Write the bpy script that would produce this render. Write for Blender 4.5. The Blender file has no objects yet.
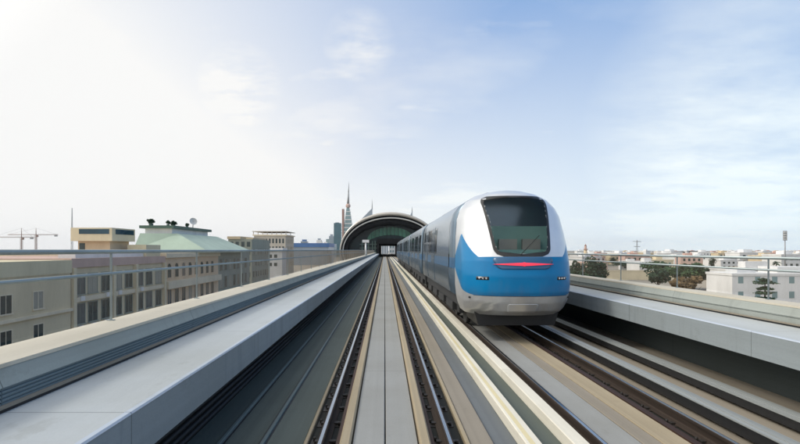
import bpy, math, random
from mathutils import Vector
R = math.radians
rnd = random.Random(7)
S = bpy.context.scene
COL = S.collection

# ------------------------------------------------------------------ scale
CAM_H = 2.21          # eye height over the rail head (rail head is z = 0)
FPX = 533.0           # focal length in photo pixels (800 wide)
VX, VY = 384.8, 250.0
GZ = -9.0             # street level under the viaduct
def at(px, py, Y):
    return Vector(((px - VX) / FPX * Y, Y, CAM_H + (VY - py) / FPX * Y))

# ------------------------------------------------------------------ materials
MATS = {}
def new_mat(name):
    m = bpy.data.materials.new(name); m.use_nodes = True
    nt = m.node_tree
    b = nt.nodes['Principled BSDF']
    MATS[name] = m
    return m, nt, b
def N(nt, t, **kw):
    n = nt.nodes.new(t)
    for k, v in kw.items(): setattr(n, k, v)
    return n
def math_node(nt, op, a, b=None, clamp=False):
    n = N(nt, 'ShaderNodeMath', operation=op); n.use_clamp = clamp
    for i, v in enumerate((a, b)):
        if v is None: continue
        if isinstance(v, (int, float)): n.inputs[i].default_value = v
        else: nt.links.new(v, n.inputs[i])
    return n.outputs[0]
def c4(c): return (c[0], c[1], c[2], 1.0)
def mixcol(nt, fac, a, b, mode='MIX'):
    n = N(nt, 'ShaderNodeMix', data_type='RGBA', blend_type=mode)
    if isinstance(fac, (int, float)): n.inputs[0].default_value = fac
    else: nt.links.new(fac, n.inputs[0])
    for i, v in ((6, a), (7, b)):
        if isinstance(v, tuple): n.inputs[i].default_value = c4(v)
        else: nt.links.new(v, n.inputs[i])
    return n.outputs[2]
def noise(nt, coord, scale, vec=(1, 1, 1), detail=4, rough=.55):
    mp = N(nt, 'ShaderNodeMapping'); mp.inputs['Scale'].default_value = vec
    nt.links.new(coord, mp.inputs['Vector'])
    n = N(nt, 'ShaderNodeTexNoise'); n.inputs['Scale'].default_value = scale
    n.inputs['Detail'].default_value = detail; n.inputs['Roughness'].default_value = rough
    nt.links.new(mp.outputs[0], n.inputs['Vector'])
    return n.outputs['Fac']
def ramp(nt, fac, lo, hi):
    n = N(nt, 'ShaderNodeMapRange'); n.clamp = True
    n.inputs['From Min'].default_value = lo; n.inputs['From Max'].default_value = hi
    nt.links.new(fac, n.inputs['Value'])
    return n.outputs[0]

def concrete(name, col, dark=.62, rough=.8, streak=(5, .1, 5), amount=.55, fine=.25, joint=0, bump=.25, spec=.35, drip=0, spots=.35):
    """cast concrete, worn in long streaks along the line, with speckle and joints"""
    m, nt, b = new_mat(name)
    tc = N(nt, 'ShaderNodeTexCoord').outputs['Object']
    s = ramp(nt, noise(nt, tc, 1.0, streak, 5), .35, .7)
    st = ramp(nt, noise(nt, tc, .45, (1, 1, 1), 5, .6), .42, .72)
    f = ramp(nt, noise(nt, tc, 45, (1, 1, 1), 3), .3, .75)
    dk = tuple(x * dark for x in col)
    c = mixcol(nt, math_node(nt, 'MULTIPLY', s, amount), col, dk)
    c = mixcol(nt, math_node(nt, 'MULTIPLY', st, .5), c, tuple(x * k for x, k in zip(col, (.7, .68, .62))))
    c = mixcol(nt, math_node(nt, 'MULTIPLY', f, fine), c, tuple(x * .72 for x in col))
    if drip:
        d = ramp(nt, noise(nt, tc, 1.0, (.4, 3.2, .35), 5, .65), .54, .72)
        c = mixcol(nt, math_node(nt, 'MULTIPLY', d, drip), c, tuple(x * .5 for x in col))
    sp = ramp(nt, noise(nt, tc, 2.6, (1, .55, 1), 7, .7), .60, .68)
    c = mixcol(nt, math_node(nt, 'MULTIPLY', sp, spots), c, tuple(x * k for x, k in zip(col, (.62, .60, .56))))
    if joint:
        sx = N(nt, 'ShaderNodeSeparateXYZ'); nt.links.new(tc, sx.inputs[0])
        fr = math_node(nt, 'FRACT', math_node(nt, 'DIVIDE', sx.outputs[1], joint))
        j = math_node(nt, 'LESS_THAN', fr, .012 / joint)
        c = mixcol(nt, math_node(nt, 'MULTIPLY', j, .7), c, tuple(x * .25 for x in col))
    nt.links.new(c, b.inputs['Base Color'])
    b.inputs['Roughness'].default_value = rough
    b.inputs['Specular IOR Level'].default_value = spec
    bp = N(nt, 'ShaderNodeBump'); bp.inputs['Strength'].default_value = bump; bp.inputs['Distance'].default_value = .01
    nt.links.new(noise(nt, tc, 30, (1, .5, 1), 5), bp.inputs['Height'])
    nt.links.new(bp.outputs[0], b.inputs['Normal'])
    return m
def plain(name, col, rough=.5, metal=0, var=.15, scale=1.5, spec=.5, vec=(1, 1, 1), coat=0):
    m, nt, b = new_mat(name)
    tc = N(nt, 'ShaderNodeTexCoord').outputs['Object']
    f = noise(nt, tc, scale, vec, 5)
    c = mixcol(nt, ramp(nt, f, .35, .7), col, tuple(x * (1 - var) for x in col))
    nt.links.new(c, b.inputs['Base Color'])
    b.inputs['Roughness'].default_value = rough; b.inputs['Metallic'].default_value = metal
    b.inputs['Specular IOR Level'].default_value = spec
    b.inputs['Coat Weight'].default_value = coat; b.inputs['Coat Roughness'].default_value = .08
    return m
def foliage(name, a, bcol):
    m, nt, b = new_mat(name)
    g = N(nt, 'ShaderNodeNewGeometry')
    c = mixcol(nt, g.outputs['Random Per Island'], a, bcol)
    nt.links.new(c, b.inputs['Base Color']); b.inputs['Roughness'].default_value = .7
    b.inputs['Specular IOR Level'].default_value = .2
    return m
def stucco(name, col, var=.22):
    m, nt, b = new_mat(name)
    tc = N(nt, 'ShaderNodeTexCoord').outputs['Object']
    a = ramp(nt, noise(nt, tc, .35, (1, 1, .35), 6, .6), .38, .72)
    c = mixcol(nt, math_node(nt, 'MULTIPLY', a, .8), col, tuple(x * (1 - var) for x in col))
    a2 = ramp(nt, noise(nt, tc, 6, (1, 1, .2), 4), .5, .8)
    c = mixcol(nt, math_node(nt, 'MULTIPLY', a2, .25), c, tuple(x * .6 for x in col))
    nt.links.new(c, b.inputs['Base Color']); b.inputs['Roughness'].default_value = .85
    b.inputs['Specular IOR Level'].default_value = .2
    return m

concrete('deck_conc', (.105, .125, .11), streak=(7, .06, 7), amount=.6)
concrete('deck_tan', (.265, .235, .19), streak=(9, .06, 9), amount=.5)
concrete('deck_blue', (.135, .15, .16), streak=(7, .06, 7), amount=.5)
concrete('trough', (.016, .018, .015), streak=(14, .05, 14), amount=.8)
concrete('slab', (.285, .29, .28), streak=(9, .05, 9), amount=.3, joint=5.0, dark=.75)
concrete('kerb_tan', (.36, .30, .205), streak=(18, .06, 18), amount=.5)
concrete('kerb_cream', (.69, .66, .57), streak=(14, .05, 14), amount=.35, joint=5.0, dark=.7)
concrete('walk_top', (.44, .47, .48), streak=(5, .07, 5), amount=.35, fine=.15, joint=4.0, dark=.78)
concrete('walk_edge', (.46, .52, .60), amount=.3, joint=4.0)
concrete('fascia', (.27, .31, .33), streak=(5, .05, 9), amount=.35, joint=4.0, drip=.45)
concrete('wall_blue_shaded', (.17, .22, .24), streak=(5, .05, 22), amount=.6, joint=4.0)  # left parapet face: its shade is put into this darker blue
concrete('wall_base_shaded', (.065, .08, .08), streak=(5, .05, 7), amount=.5, joint=4.0)  # shade under the walkways put into a darker wall colour
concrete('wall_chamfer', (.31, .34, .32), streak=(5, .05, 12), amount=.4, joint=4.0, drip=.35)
concrete('coping', (.55, .51, .42), streak=(6, .07, 6), amount=.4, joint=4.0, dark=.75)
concrete('yellow_line', (.60, .53, .33), streak=(14, .2, 14), amount=.6, dark=1.1)
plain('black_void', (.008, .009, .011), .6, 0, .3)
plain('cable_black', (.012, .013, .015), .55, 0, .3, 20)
plain('rail_steel', (.42, .46, .50), .22, 1, .25, 3, .5, (10, .1, 10))
plain('rail_rust', (.040, .028, .021), .8, 0, .5, 4, .3, (8, .2, 8))
plain('clip_iron', (.035, .03, .026), .6, .3, .4, 12)
plain('insulator_brown', (.055, .028, .018), .6, 0, .4, 6, .3, (8, .3, 8))
plain('duct_dark', (.12, .155, .155), .6, 0, .2, 2, .3, (8, .1, 8))
plain('cover_grey', (.27, .29, .29), .55, 0, .2, 2, .4, (8, .1, 8))
plain('steel_rail', (.30, .35, .36), .38, .6, .25, 4, .5, (1, .3, 1))
plain('mesh_brown', (.20, .17, .13), .6, .3, .2)
# train
plain('silver', (.70, .72, .74), .28, .55, .08, .6, .5, (1, .25, 1), .4)
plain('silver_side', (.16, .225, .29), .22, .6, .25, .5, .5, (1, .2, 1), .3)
plain('blue_paint', (.012, .19, .52), .3, 0, .12, .6, .5, (1, 1, 1), .6)
plain('deep_blue', (.015, .09, .20), .35, 0, .15, .6, .5, (1, 1, 1), .4)
plain('glass_dark', (.006, .010, .016), .06, 0, .2, 1, .7)
plain('train_black', (.012, .013, .015), .5, 0, .3, 4)
plain('under_grey', (.045, .047, .05), .6, .2, .4, 3)
plain('rubber', (.015, .015, .016), .8)
plain('dash_teal', (.17, .36, .33), .5)
plain('backing_teal', (.34, .62, .56), .6)
plain('seat_pale', (.45, .46, .42), .7)
def emit(name, col, s):
    m, nt, b = new_mat(name)
    b.inputs['Base Color'].default_value = c4(col); b.inputs['Emission Color'].default_value = c4(col)
    b.inputs['Emission Strength'].default_value = s; b.inputs['Roughness'].default_value = .3
    return m
emit('red_lamp', (.80, .03, .06), .85)
def cab_paint():
    """silver paint with the blue livery field; edges follow body coordinates"""
    m, nt, b = new_mat('cab_paint')
    tc = N(nt, 'ShaderNodeTexCoord').outputs['Object']
    sx = N(nt, 'ShaderNodeSeparateXYZ'); nt.links.new(tc, sx.inputs[0])
    y, z = sx.outputs[1], sx.outputs[2]
    back = math_node(nt, 'MAXIMUM', math_node(nt, 'SUBTRACT', y, 12.85), 0)
    lo = math_node(nt, 'ADD', math_node(nt, 'MULTIPLY', math_node(nt, 'POWER', back, 1.3), .30), 1.12)
    hi = math_node(nt, 'MINIMUM', math_node(nt, 'ADD', math_node(nt, 'MULTIPLY', back, .75), 2.05), math_node(nt, 'SUBTRACT', 3.05, math_node(nt, 'MULTIPLY', back, .55)))
    k = math_node(nt, 'MULTIPLY', math_node(nt, 'GREATER_THAN', z, lo), math_node(nt, 'LESS_THAN', z, hi))
    f = noise(nt, tc, 1.2, (1, .4, 1), 5)
    sil = mixcol(nt, ramp(nt, f, .35, .75), (.70, .72, .74), (.58, .60, .62))
    blu = mixcol(nt, ramp(nt, f, .35, .75), (.001, .185, .42), (.001, .14, .34))
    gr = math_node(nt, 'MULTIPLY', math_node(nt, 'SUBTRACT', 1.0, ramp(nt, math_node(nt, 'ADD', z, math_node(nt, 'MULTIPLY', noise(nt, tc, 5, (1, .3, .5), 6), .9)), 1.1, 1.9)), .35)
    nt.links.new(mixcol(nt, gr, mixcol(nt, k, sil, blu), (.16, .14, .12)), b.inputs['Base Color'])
    nt.links.new(math_node(nt, 'MULTIPLY', math_node(nt, 'SUBTRACT', 1.0, k), .5), b.inputs['Metallic'])
    b.inputs['Roughness'].default_value = .3; b.inputs['Coat Weight'].default_value = .1; b.inputs['Coat Roughness'].default_value = .12
    b.inputs['Specular IOR Level'].default_value = .25
cab_paint()
def glass(name, col, alpha):
    m, nt, b = new_mat(name)
    b.inputs['Base Color'].default_value = c4(col); b.inputs['Roughness'].default_value = .04
    b.inputs['Alpha'].default_value = alpha; b.inputs['Specular IOR Level'].default_value = .7
    return m
glass('windscreen', (.004, .012, .018), .10)
MATS['windscreen'].node_tree.nodes['Principled BSDF'].inputs['Specular IOR Level'].default_value = .3
# station + buildings
plain('shell_pale', (.56, .53, .48), .35, .4, .12, .2)
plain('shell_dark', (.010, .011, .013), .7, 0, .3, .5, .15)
plain('rib_pale', (.62, .62, .60), .4, .2, .1)
plain('fan_green', (.06, .20, .14), .25, 0, .5, .35, .3)
plain('teal_glass', (.008, .03, .038), .2, 0, .6, .35, .25)
plain('frame_green', (.09, .15, .14), .5)
stucco('cream_wall', (.66, .59, .41)); stucco('beige_wall', (.68, .58, .40)); stucco('pale_wall', (.72, .63, .45))
stucco('pink_wall', (.72, .54, .37)); stucco('ledge', (.74, .65, .49)); stucco('grey_wall', (.31, .33, .28))
stucco('white_wall', (.74, .74, .73)); stucco('hotel_wall', (.56, .51, .43)); stucco('rose_wall', (.58, .42, .36)); stucco('sand_wall', (.58, .48, .33))
plain('roof_mint', (.36, .46, .37), .55, 0, .2, .25); plain('roof_green', (.07, .13, .10), .6, 0, .3, .4)
plain('window_dark', (.035, .06, .06), .15, 0, .5, .6, .6); plain('ribbon_blue', (.012, .06, .09), .12, 0, .3, .5, .6)
plain('blue_hall', (.07, .17, .38), .5, 0, .25, .1); plain('tower_teal', (.05, .15, .19), .15, 0, .3, .06, .6)
plain('tower_pale', (.30, .36, .42), .3, 0, .2, .05); plain('tower_glass', (.24, .36, .38), .15, 0, .35, .08, .6)
plain('tower_brick', (.36, .22, .18), .6); plain('white_metal', (.72, .73, .74), .4, .2, .1)
plain('crane_red', (.30, .20, .16), .6); plain('mast_grey', (.33, .34, .35), .5); plain('dish', (.6, .6, .58), .5)
plain('orange_roof', (.50, .24, .13), .8); plain('bark', (.09, .065, .045), .9, 0, .4, 4)
plain('dark_roof', (.10, .11, .12), .7)
plain('red_tile', (.42, .21, .17), .7)
foliage('leaf_dark', (.012, .034, .024), (.05, .095, .05)); foliage('leaf_mid', (.02, .06, .035), (.085, .14, .06))
foliage('leaf_brown', (.13, .09, .045), (.22, .155, .08)); foliage('leaf_palm', (.035, .07, .05), (.07, .11, .08))
def ground_mat():
    m, nt, b = new_mat('earth')
    tc = N(nt, 'ShaderNodeTexCoord').outputs['Object']
    a = ramp(nt, noise(nt, tc, .02, (1, 1, 1), 6, .6), .42, .6)
    c = mixcol(nt, a, (.36, .31, .24), (.20, .19, .16))
    a2 = ramp(nt, noise(nt, tc, .008, (1, 1, 1), 5), .55, .62)
    c = mixcol(nt, a2, c, (.07, .09, .05))
    f = ramp(nt, noise(nt, tc, 1.3, (1, 1, 1), 6), .3, .8)
    c = mixcol(nt, math_node(nt, 'MULTIPLY', f, .35), c, (.12, .11, .09))
    nt.links.new(c, b.inputs['Base Color']); b.inputs['Roughness'].default_value = .95
ground_mat()
concrete('asphalt', (.055, .055, .056), amount=.3)

# ------------------------------------------------------------------ mesh builder
class MB:
    def __init__(s): s.v, s.f, s.mi, s.sm = [], [], [], []
    def face(s, pts, m=0, sm=False):
        i = len(s.v); s.v += [tuple(p) for p in pts]
        s.f.append(tuple(range(i, i + len(pts)))); s.mi.append(m); s.sm.append(sm); return s
    def grid(s, rows, m=0, sm=False, close=False):
        """rows: list of equal-length point lists"""
        i0 = len(s.v); n = len(rows[0])
        for r in rows: s.v += [tuple(p) for p in r]
        for a in range(len(rows) - 1):
            for b in range(n if close else n - 1):
                c = (b + 1) % n
                s.f.append((i0 + a*n + b, i0 + a*n + c, i0 + (a+1)*n + c, i0 + (a+1)*n + b))
                s.mi.append(m(a, b) if callable(m) else m); s.sm.append(sm)
        return s
    def box(s, x0, x1, y0, y1, z0, z1, m=0):
        p = [(x0,y0,z0),(x1,y0,z0),(x1,y1,z0),(x0,y1,z0),(x0,y0,z1),(x1,y0,z1),(x1,y1,z1),(x0,y1,z1)]
        i = len(s.v); s.v += p
        for q in ((0,3,2,1),(4,5,6,7),(0,1,5,4),(1,2,6,5),(2,3,7,6),(3,0,4,7)):
            s.f.append(tuple(i + k for k in q)); s.mi.append(m); s.sm.append(False)
        return s
    def extr(s, prof, y0, y1, m=0):
        """closed profile of (x, z), run along y"""
        a = [(x, y0, z) for x, z in prof]; b = [(x, y1, z) for x, z in prof]
        i = len(s.v); n = len(prof); s.v += a + b
        for k in range(n):
            j = (k + 1) % n
            s.f.append((i+k, i+j, i+n+j, i+n+k)); s.mi.append(m[k] if isinstance(m, (list, tuple)) else m); s.sm.append(False)
        m0 = m[0] if isinstance(m, (list, tuple)) else m
        s.f.append(tuple(range(i+n-1, i-1, -1))); s.mi.append(m0); s.sm.append(False)
        s.f.append(tuple(range(i+n, i+2*n))); s.mi.append(m0); s.sm.append(False)
        return s
    def tube(s, p, q, r, r2=None, n=8, m=0, sm=True, caps=True):
        p, q = Vector(p), Vector(q); r2 = r if r2 is None else r2
        d = (q - p).normalized(); u = d.orthogonal().normalized(); w = d.cross(u)
        ring = lambda c, rr: [c + (u*math.cos(2*math.pi*k/n) + w*math.sin(2*math.pi*k/n))*rr for k in range(n)]
        A, B = ring(p, r), ring(q, r2)
        s.grid([A, B], m, sm, True)
        if caps: s.face(A[::-1], m); s.face(B, m)
        return s
    def ball(s, c, r, m=0, n=12, k=8, sz=1):
        rows = []
        for a in range(k + 1):
            t = math.pi * a / k
            rows.append([(c[0]+r*math.sin(t)*math.cos(2*math.pi*b/n), c[1]+r*math.sin(t)*math.sin(2*math.pi*b/n), c[2]+r*sz*math.cos(t)) for b in range(n)])
        return s.grid(rows, m, True, True)
    def build(s, name, mats, parent=None):
        me = bpy.data.meshes.new(name); me.from_pydata(s.v, [], s.f)
        for mm in ([mats] if isinstance(mats, str) else mats): me.materials.append(MATS[mm])
        me.polygons.foreach_set('material_index', s.mi); me.polygons.foreach_set('use_smooth', s.sm)
        import bmesh
        bm = bmesh.new(); bm.from_mesh(me)
        bmesh.ops.remove_doubles(bm, verts=bm.verts, dist=1e-5)
        bmesh.ops.recalc_face_normals(bm, faces=bm.faces); bm.to_mesh(me); bm.free()
        o = bpy.data.objects.new(name, me); COL.objects.link(o)
        if parent: o.parent = parent
        return o
def tag(o, label, cat, group=None, kind=None):
    if label: o['label'] = label
    if cat: o['category'] = cat
    if group: o['group'] = group
    if kind: o['kind'] = kind
    return o
def empty(name, label, cat, group=None, loc=(0, 0, 0), kind=None):
    o = bpy.data.objects.new(name, None); COL.objects.link(o); o.location = loc; o.empty_display_size = .2
    return tag(o, label, cat, group, kind)
def struct(o, label=None):
    o['kind'] = 'structure'
    if label: o['label'] = label
    return o
def dup(o, loc=None, parent=None, skip=()):
    c = o.copy(); COL.objects.link(c)
    if parent: c.parent = parent
    if loc is not None: c.location = loc
    for ch in o.children:
        if ch.name.split('.')[0] not in skip: dup(ch, None, c)
    return c

# ------------------------------------------------------------------ ground
struct(MB().box(-4000, 4000, -200, 9000, GZ - 2, GZ).build('ground', 'earth'), 'sandy city ground far below the viaduct')
struct(MB().box(-30, -10, -60, 1500, GZ - .5, GZ + .004).build('road', 'asphalt'), 'asphalt street running below the viaduct')

# ------------------------------------------------------------------ viaduct
Y0, Y1 = -12.0, 330.0
# deck surface as strips of differing level, each strip a closed piece of one profile
zd = -.19
prof = [(-3.46, -.9), (7.0, -.9), (7.0, zd), (-3.46, zd)]
struct(MB().extr(prof, Y0, Y1).build('viaduct_deck', 'deck_conc'), 'dark grey concrete deck of the elevated metro line')

def slab_strip(name, x0, x1, top, mat, label, cat, group=None):
    o = MB().extr([(x0, zd), (x1, zd), (x1, top - .012), (x1 - .012, top), (x0 + .012, top), (x0, top - .012)], Y0, Y1).build(name, mat)
    return tag(o, label, cat, group)
# ribs and steps beside the near track (the shaded side)
slab_strip('deck_strip', -2.44, -2.05, zd + .03, 'deck_conc', 'narrow grey green concrete strip against the added black cables under the walkway', 'concrete strip')
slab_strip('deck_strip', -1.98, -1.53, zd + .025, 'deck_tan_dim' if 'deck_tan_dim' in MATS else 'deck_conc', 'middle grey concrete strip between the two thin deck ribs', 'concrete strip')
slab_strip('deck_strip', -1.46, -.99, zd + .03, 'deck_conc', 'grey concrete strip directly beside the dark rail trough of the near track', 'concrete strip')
def rib(x, label):
    t = empty('cable_duct', label, 'cable duct', 'thin steel ducts on the deck')
    MB().extr([(x - .05, zd), (x + .05, zd), (x + .05, zd + .035), (x - .05, zd + .035)], Y0, Y1).build('duct_base', 'cable_black', t)
    MB().extr([(x - .012, zd + .035), (x + .03, zd + .035), (x + .03, zd + .062), (x + .022, zd + .07), (x - .012, zd + .07)], Y0, Y1).build('duct_lid', 'duct_dark', t)
rib(-2.015, 'thin grey steel duct closest to the black recess under the walkway')
rib(-1.495, 'thin grey steel duct between two deck strips nearer the rail trough')

def track(xc, which):
    near = which == 'near'
    # rails
    for sx in (-1, 1):
        x = xc + sx * .7525
        lab = {('near', -1): 'shiny steel running rail beside the dark shaded deck strips', ('near', 1): 'shiny steel running rail on the beige strip side of the near track',
               ('far', -1): 'running rail beside the cream kerb, passing under the blue train', ('far', 1): 'running rail beside the covered conductor rail of the far track'}[(which, sx)]
        t = empty('running_rail', lab, 'rail', 'running rails of the two tracks', (x, 0, 0))
        MB().extr([(-.036, -.038), (.036, -.038), (.036, -.006), (.03, 0), (-.03, 0), (-.036, -.006)], Y0, Y1).build('rail_head', 'rail_rust', t)
        MB().extr([(-.021, -.001), (.021, -.001), (.019, .0015), (-.019, .0015)], Y0, Y1).build('running_band', 'rail_steel', t)
        MB().extr([(-.075, -.172), (.075, -.172), (.075, -.16), (.02, -.145), (.009, -.13), (.009, -.05), (.034, -.0385), (-.034, -.0385), (-.009, -.05), (-.009, -.13), (-.02, -.145), (-.075, -.16)], Y0, Y1).build('rail_web', 'rail_rust', t)
        mb = MB().box(-.17, .17, -.11, .11, 0, .022)
        for e in (-1, 1):
            mb.tube((e*.13, -.06*e, .02), (e*.13, -.06*e, .07), .018, n=6)
            mb.box(min(e*.06, e*.12), max(e*.06, e*.12), -.04, .04, .021, .05)
        f0 = mb.build('rail_fastener', 'clip_iron', t); f0.location = (0, 1.0, -.195)
        for k in range(1, 90):
            c = f0.copy(); COL.objects.link(c); c.parent = t; c.location = (0, 1.0 + .7*k, -.195)
    # trough floors
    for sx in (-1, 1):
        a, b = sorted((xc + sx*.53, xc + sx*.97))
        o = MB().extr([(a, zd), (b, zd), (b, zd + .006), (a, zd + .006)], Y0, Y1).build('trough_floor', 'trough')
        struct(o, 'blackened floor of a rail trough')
    t = empty('track_slab', 'pale grey centre slab with dark groove between the near rails' if near else 'pale grey slab with tan right part between the far rails', 'track slab', 'slabs between the rails')
    if near:
        for a, b in ((-.385, -.008), (.008, .385)):
            MB().extr([(xc+a, zd), (xc+b, zd), (xc+b, -.068), (xc+b-.008, -.06), (xc+a+.008, -.06), (xc+a, -.068)], Y0, Y1).build('slab_panel', 'slab', t)
        for a, b in ((-.53, -.4), (.4, .53)):
            MB().extr([(xc+a, zd), (xc+b, zd), (xc+b, -.022), (xc+b-.02, -.002), (xc+a+.02, -.002), (xc+a, -.022)], Y0, Y1).build('slab_kerb', 'kerb_tan', t)
        for sx in (-1, 1):       # timber-brown insulating strip lying in the trough
            a, b = sorted((xc + sx*.535, xc + sx*.60))
            MB().extr([(a, zd), (b, zd), (b, zd + .06), (a, zd + .06)], Y0, Y1).build('guard_strip', 'insulator_brown', t)
    else:
        for a, b, mm in ((-.66, -.25, 'slab'), (-.235, -.008, 'deck_tan'), (.008, .33, 'kerb_tan')):
            MB().extr([(xc+a, zd), (xc+b, zd), (xc+b, -.068), (xc+b-.008, -.06), (xc+a+.008, -.06), (xc+a, -.068)], Y0, Y1).build('slab_panel', mm, t)
        MB().extr([(xc+.34, zd), (xc+.50, zd), (xc+.50, -.09), (xc+.34, -.05)], Y0, Y1).build('guard_strip', 'insulator_brown', t)
track(.005, 'near')
XT = 3.27
track(XT, 'far')
# outer tan edges + beige strip + dark strip + cream kerbs between the tracks
def edge(x0, x1, h, mat, label, cat='concrete kerb', g='long kerbs between the tracks'):
    o = MB().extr([(x0, zd), (x1, zd), (x1, zd + h - .01), (x1 - .01, zd + h), (x0 + .01, zd + h), (x0, zd + h - .01)], Y0, Y1).build('concrete_kerb', mat)
    return tag(o, label, cat, g)
edge(-.985, -.935, .07, 'kerb_tan', 'thin tan edge strip left of the near track trough', 'edge strip', None)
edge(.975, 1.03, .08, 'kerb_tan', 'thin tan edge strip at the foot of the beige strip', 'edge strip', None)
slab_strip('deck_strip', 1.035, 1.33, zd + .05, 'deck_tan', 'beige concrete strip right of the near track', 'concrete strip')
slab_strip('deck_strip', 1.335, 1.64, zd + .012, 'deck_blue', 'blue grey gutter between beige strip and first cream kerb', 'concrete strip')
k1 = edge(1.645, 1.835, .152, 'kerb_cream', 'cream concrete kerb with faint yellow line, nearer the left track')
MB().extr([(1.69, zd + .152), (1.75, zd + .152), (1.75, zd + .154), (1.69, zd + .154)], Y0, Y1).build('yellow_line', 'yellow_line', k1)
slab_strip('deck_strip', 1.84, 2.19, zd + .012, 'deck_conc', 'dark grey gutter between the two cream kerbs', 'concrete strip')
edge(2.195, 2.385, .155, 'kerb_cream', 'brightest cream kerb beside the track of the blue train')
# right of the far track: conductor rail under its cover, then a cable tray, on a tan deck
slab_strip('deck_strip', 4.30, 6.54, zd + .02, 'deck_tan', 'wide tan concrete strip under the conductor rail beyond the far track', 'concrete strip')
def covered_rail(x, w, ztop, label, name, cat):
    t = empty(name, label, cat, None)
    MB().extr([(x - w/2, ztop - .03), (x + w/2, ztop - .03), (x + w/2, ztop - .008), (x + w*.2, ztop), (x - w*.15, ztop), (x - w*.15, ztop - .012), (x - w/2, ztop - .012)], Y0, Y1).build('cover', 'cover_grey', t)
    MB().extr([(x - w*.40, zd + .07), (x + w*.30, zd + .07), (x + w*.30, ztop - .032), (x - w*.40, ztop - .032)], Y0, Y1).build('rail_bar' if name == 'conductor_rail' else 'shade_fill', 'cable_black', t)  # black bar made deeper to fill the void under the cover with shade
    b0 = MB().box(x - w*.1, x + w*.2, -.03, .03, zd + .02, ztop - .121).build('bracket', 'train_black', t)
    b0.location.y = 2.0
    for k in range(1, 50):
        c = b0.copy(); COL.objects.link(c); c.parent = t; c.location.y = 2.0 + 2.4*k
covered_rail(4.55, .21, .06, 'grey covered conductor rail standing beside the far track', 'conductor_rail', 'conductor rail')
covered_rail(5.42, .26, .04, 'grey covered cable tray below the far walkway', 'cable_tray', 'cable tray')

# walkways, parapets and balustrades
def side(sgn, xe, xw, xo, words, rail_hi, rail_lo, zc, grooves, wmat):
    """sgn -1 left / +1 right; xe walkway inner edge, xw wall face, xo outer face"""
    def P(l): return [(sgn*a, z) for a, z in l]
    wt = CAM_H - 1.22
    t = empty('walkway', words['walk'], 'walkway', 'evacuation walkways')
    MB().extr(P([(xe + .055, wt - .06), (xw - .0, wt - .06), (xw, wt), (xe + .055, wt)]), Y0, 176).build('walkway_slab', 'walk_top', t)
    MB().extr(P([(xe, wt - .012), (xe + .052, wt - .012), (xe + .052, wt + .003), (xe + .012, wt + .003)]), Y0, 176).build('edge_strip', 'walk_edge', t)
    MB().extr(P([(xe + .004, wt - .38), (xe + .14, wt - .38), (xe + .14, wt - .062), (xe + .05, wt - .062), (xe + .05, wt - .014), (xe + .004, wt - .014)]), Y0, 176).build('fascia_beam', 'fascia', t)
    b0 = MB().box(*sorted((sgn*(xe + .15), sgn*(xw - .01))), -.1, .1, wt - .22, wt - .062).build('bracket', 'shell_dark', t)
    b0.location.y = 3
    for k in range(1, 40):
        c = b0.copy(); COL.objects.link(c); c.parent = t; c.location.y = 3 + 4*k
    t = empty('parapet_wall', words['wall'], 'wall', 'concrete parapets of the viaduct')
    zt = zc - .14
    pr = [(xw, zd), (xw + .22, zd), (xw + .22, zt), (xw, zt)]
    z = zt
    # grooved face
    face = [(xw, zt)]
    for k in range(grooves):
        z = zt - .012 - k*.03
        face += [(xw, z), (xw + .014, z - .004), (xw + .014, z - .012), (xw, z - .016)]
    MB().extr(P([(xw - .004, zd), (xw + .2, zd), (xw + .2, wt - .07), (xw - .004, wt - .07)]), Y0, 176).build('wall_base_shaded', 'wall_base_shaded', t)
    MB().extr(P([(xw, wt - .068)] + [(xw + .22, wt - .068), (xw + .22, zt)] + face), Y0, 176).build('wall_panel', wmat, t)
    MB().extr(P([(xw - .002, wt + .03), (xw - .035, wt + .03), (xw - .035, wt + .048), (xw - .002, wt + .052)]), Y0, 176).build('cable_strip', 'deck_tan', t)
    MB().extr(P([(xw - .002, wt + .002), (xw - .022, wt + .002), (xw - .022, wt + .029), (xw - .002, wt + .029)]), Y0, 176).build('shade_fill', 'black_void', t)  # black strip standing in for the shadow gap at the wall foot
    MB().extr(P([(xw - .01, zt + .002), (xo, zt + .002), (xo, zc - .004), (xw + .05, zc - .004)]), Y0, 176).build('chamfer_band', 'wall_chamfer', t)
    MB().extr(P([(xw + .045, zc - .002), (xo + .01, zc - .002), (xo + .01, zc + .03), (xw + .047, zc + .03)]), Y0, 176).build('coping', 'coping', t)
    t = empty('balustrade', words['rail'], 'railing', 'steel balustrades on the parapets')
    xr = xo - .07
    zb = zc + .03
    MB().tube((sgn*xr, Y0, rail_hi), (sgn*xr, 176, rail_hi), .026, n=10).build('top_rail', 'steel_rail', t)
    MB().tube((sgn*xr, Y0, rail_lo), (sgn*xr, 176, rail_lo), .02, n=10).build('mid_rail', 'steel_rail', t)
    mb = MB().box(-.014, .014, -.005, .005, 0, rail_hi - zb - .02).box(-.04, .04, -.03, .03, 0, .01)
    p0 = mb.build('post', 'steel_rail', t); p0.location = (sgn*xr, .6, zb)
    for k in range(1, 58):
        c = p0.copy(); COL.objects.link(c); c.parent = t; c.location = (sgn*xr, .6 + 3.0*k, zb)
    mb = MB(); y = Y0
    r = .0005
    while y < 176:
        mb.grid([[(sgn*xr + r*math.cos(a), y + r*math.sin(a), zz) for a in (0.5, 2.6, 4.7)] for zz in (zb + .05, rail_hi - .024)], 0, False, True)
        y += .01 if y < 9 else .02 if y < 34 else (.05 if y < 90 else .1)
        if y > 9: r = .001 if y < 34 else .0018
    mb.build('wire_infill', 'mesh_brown', t)
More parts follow.
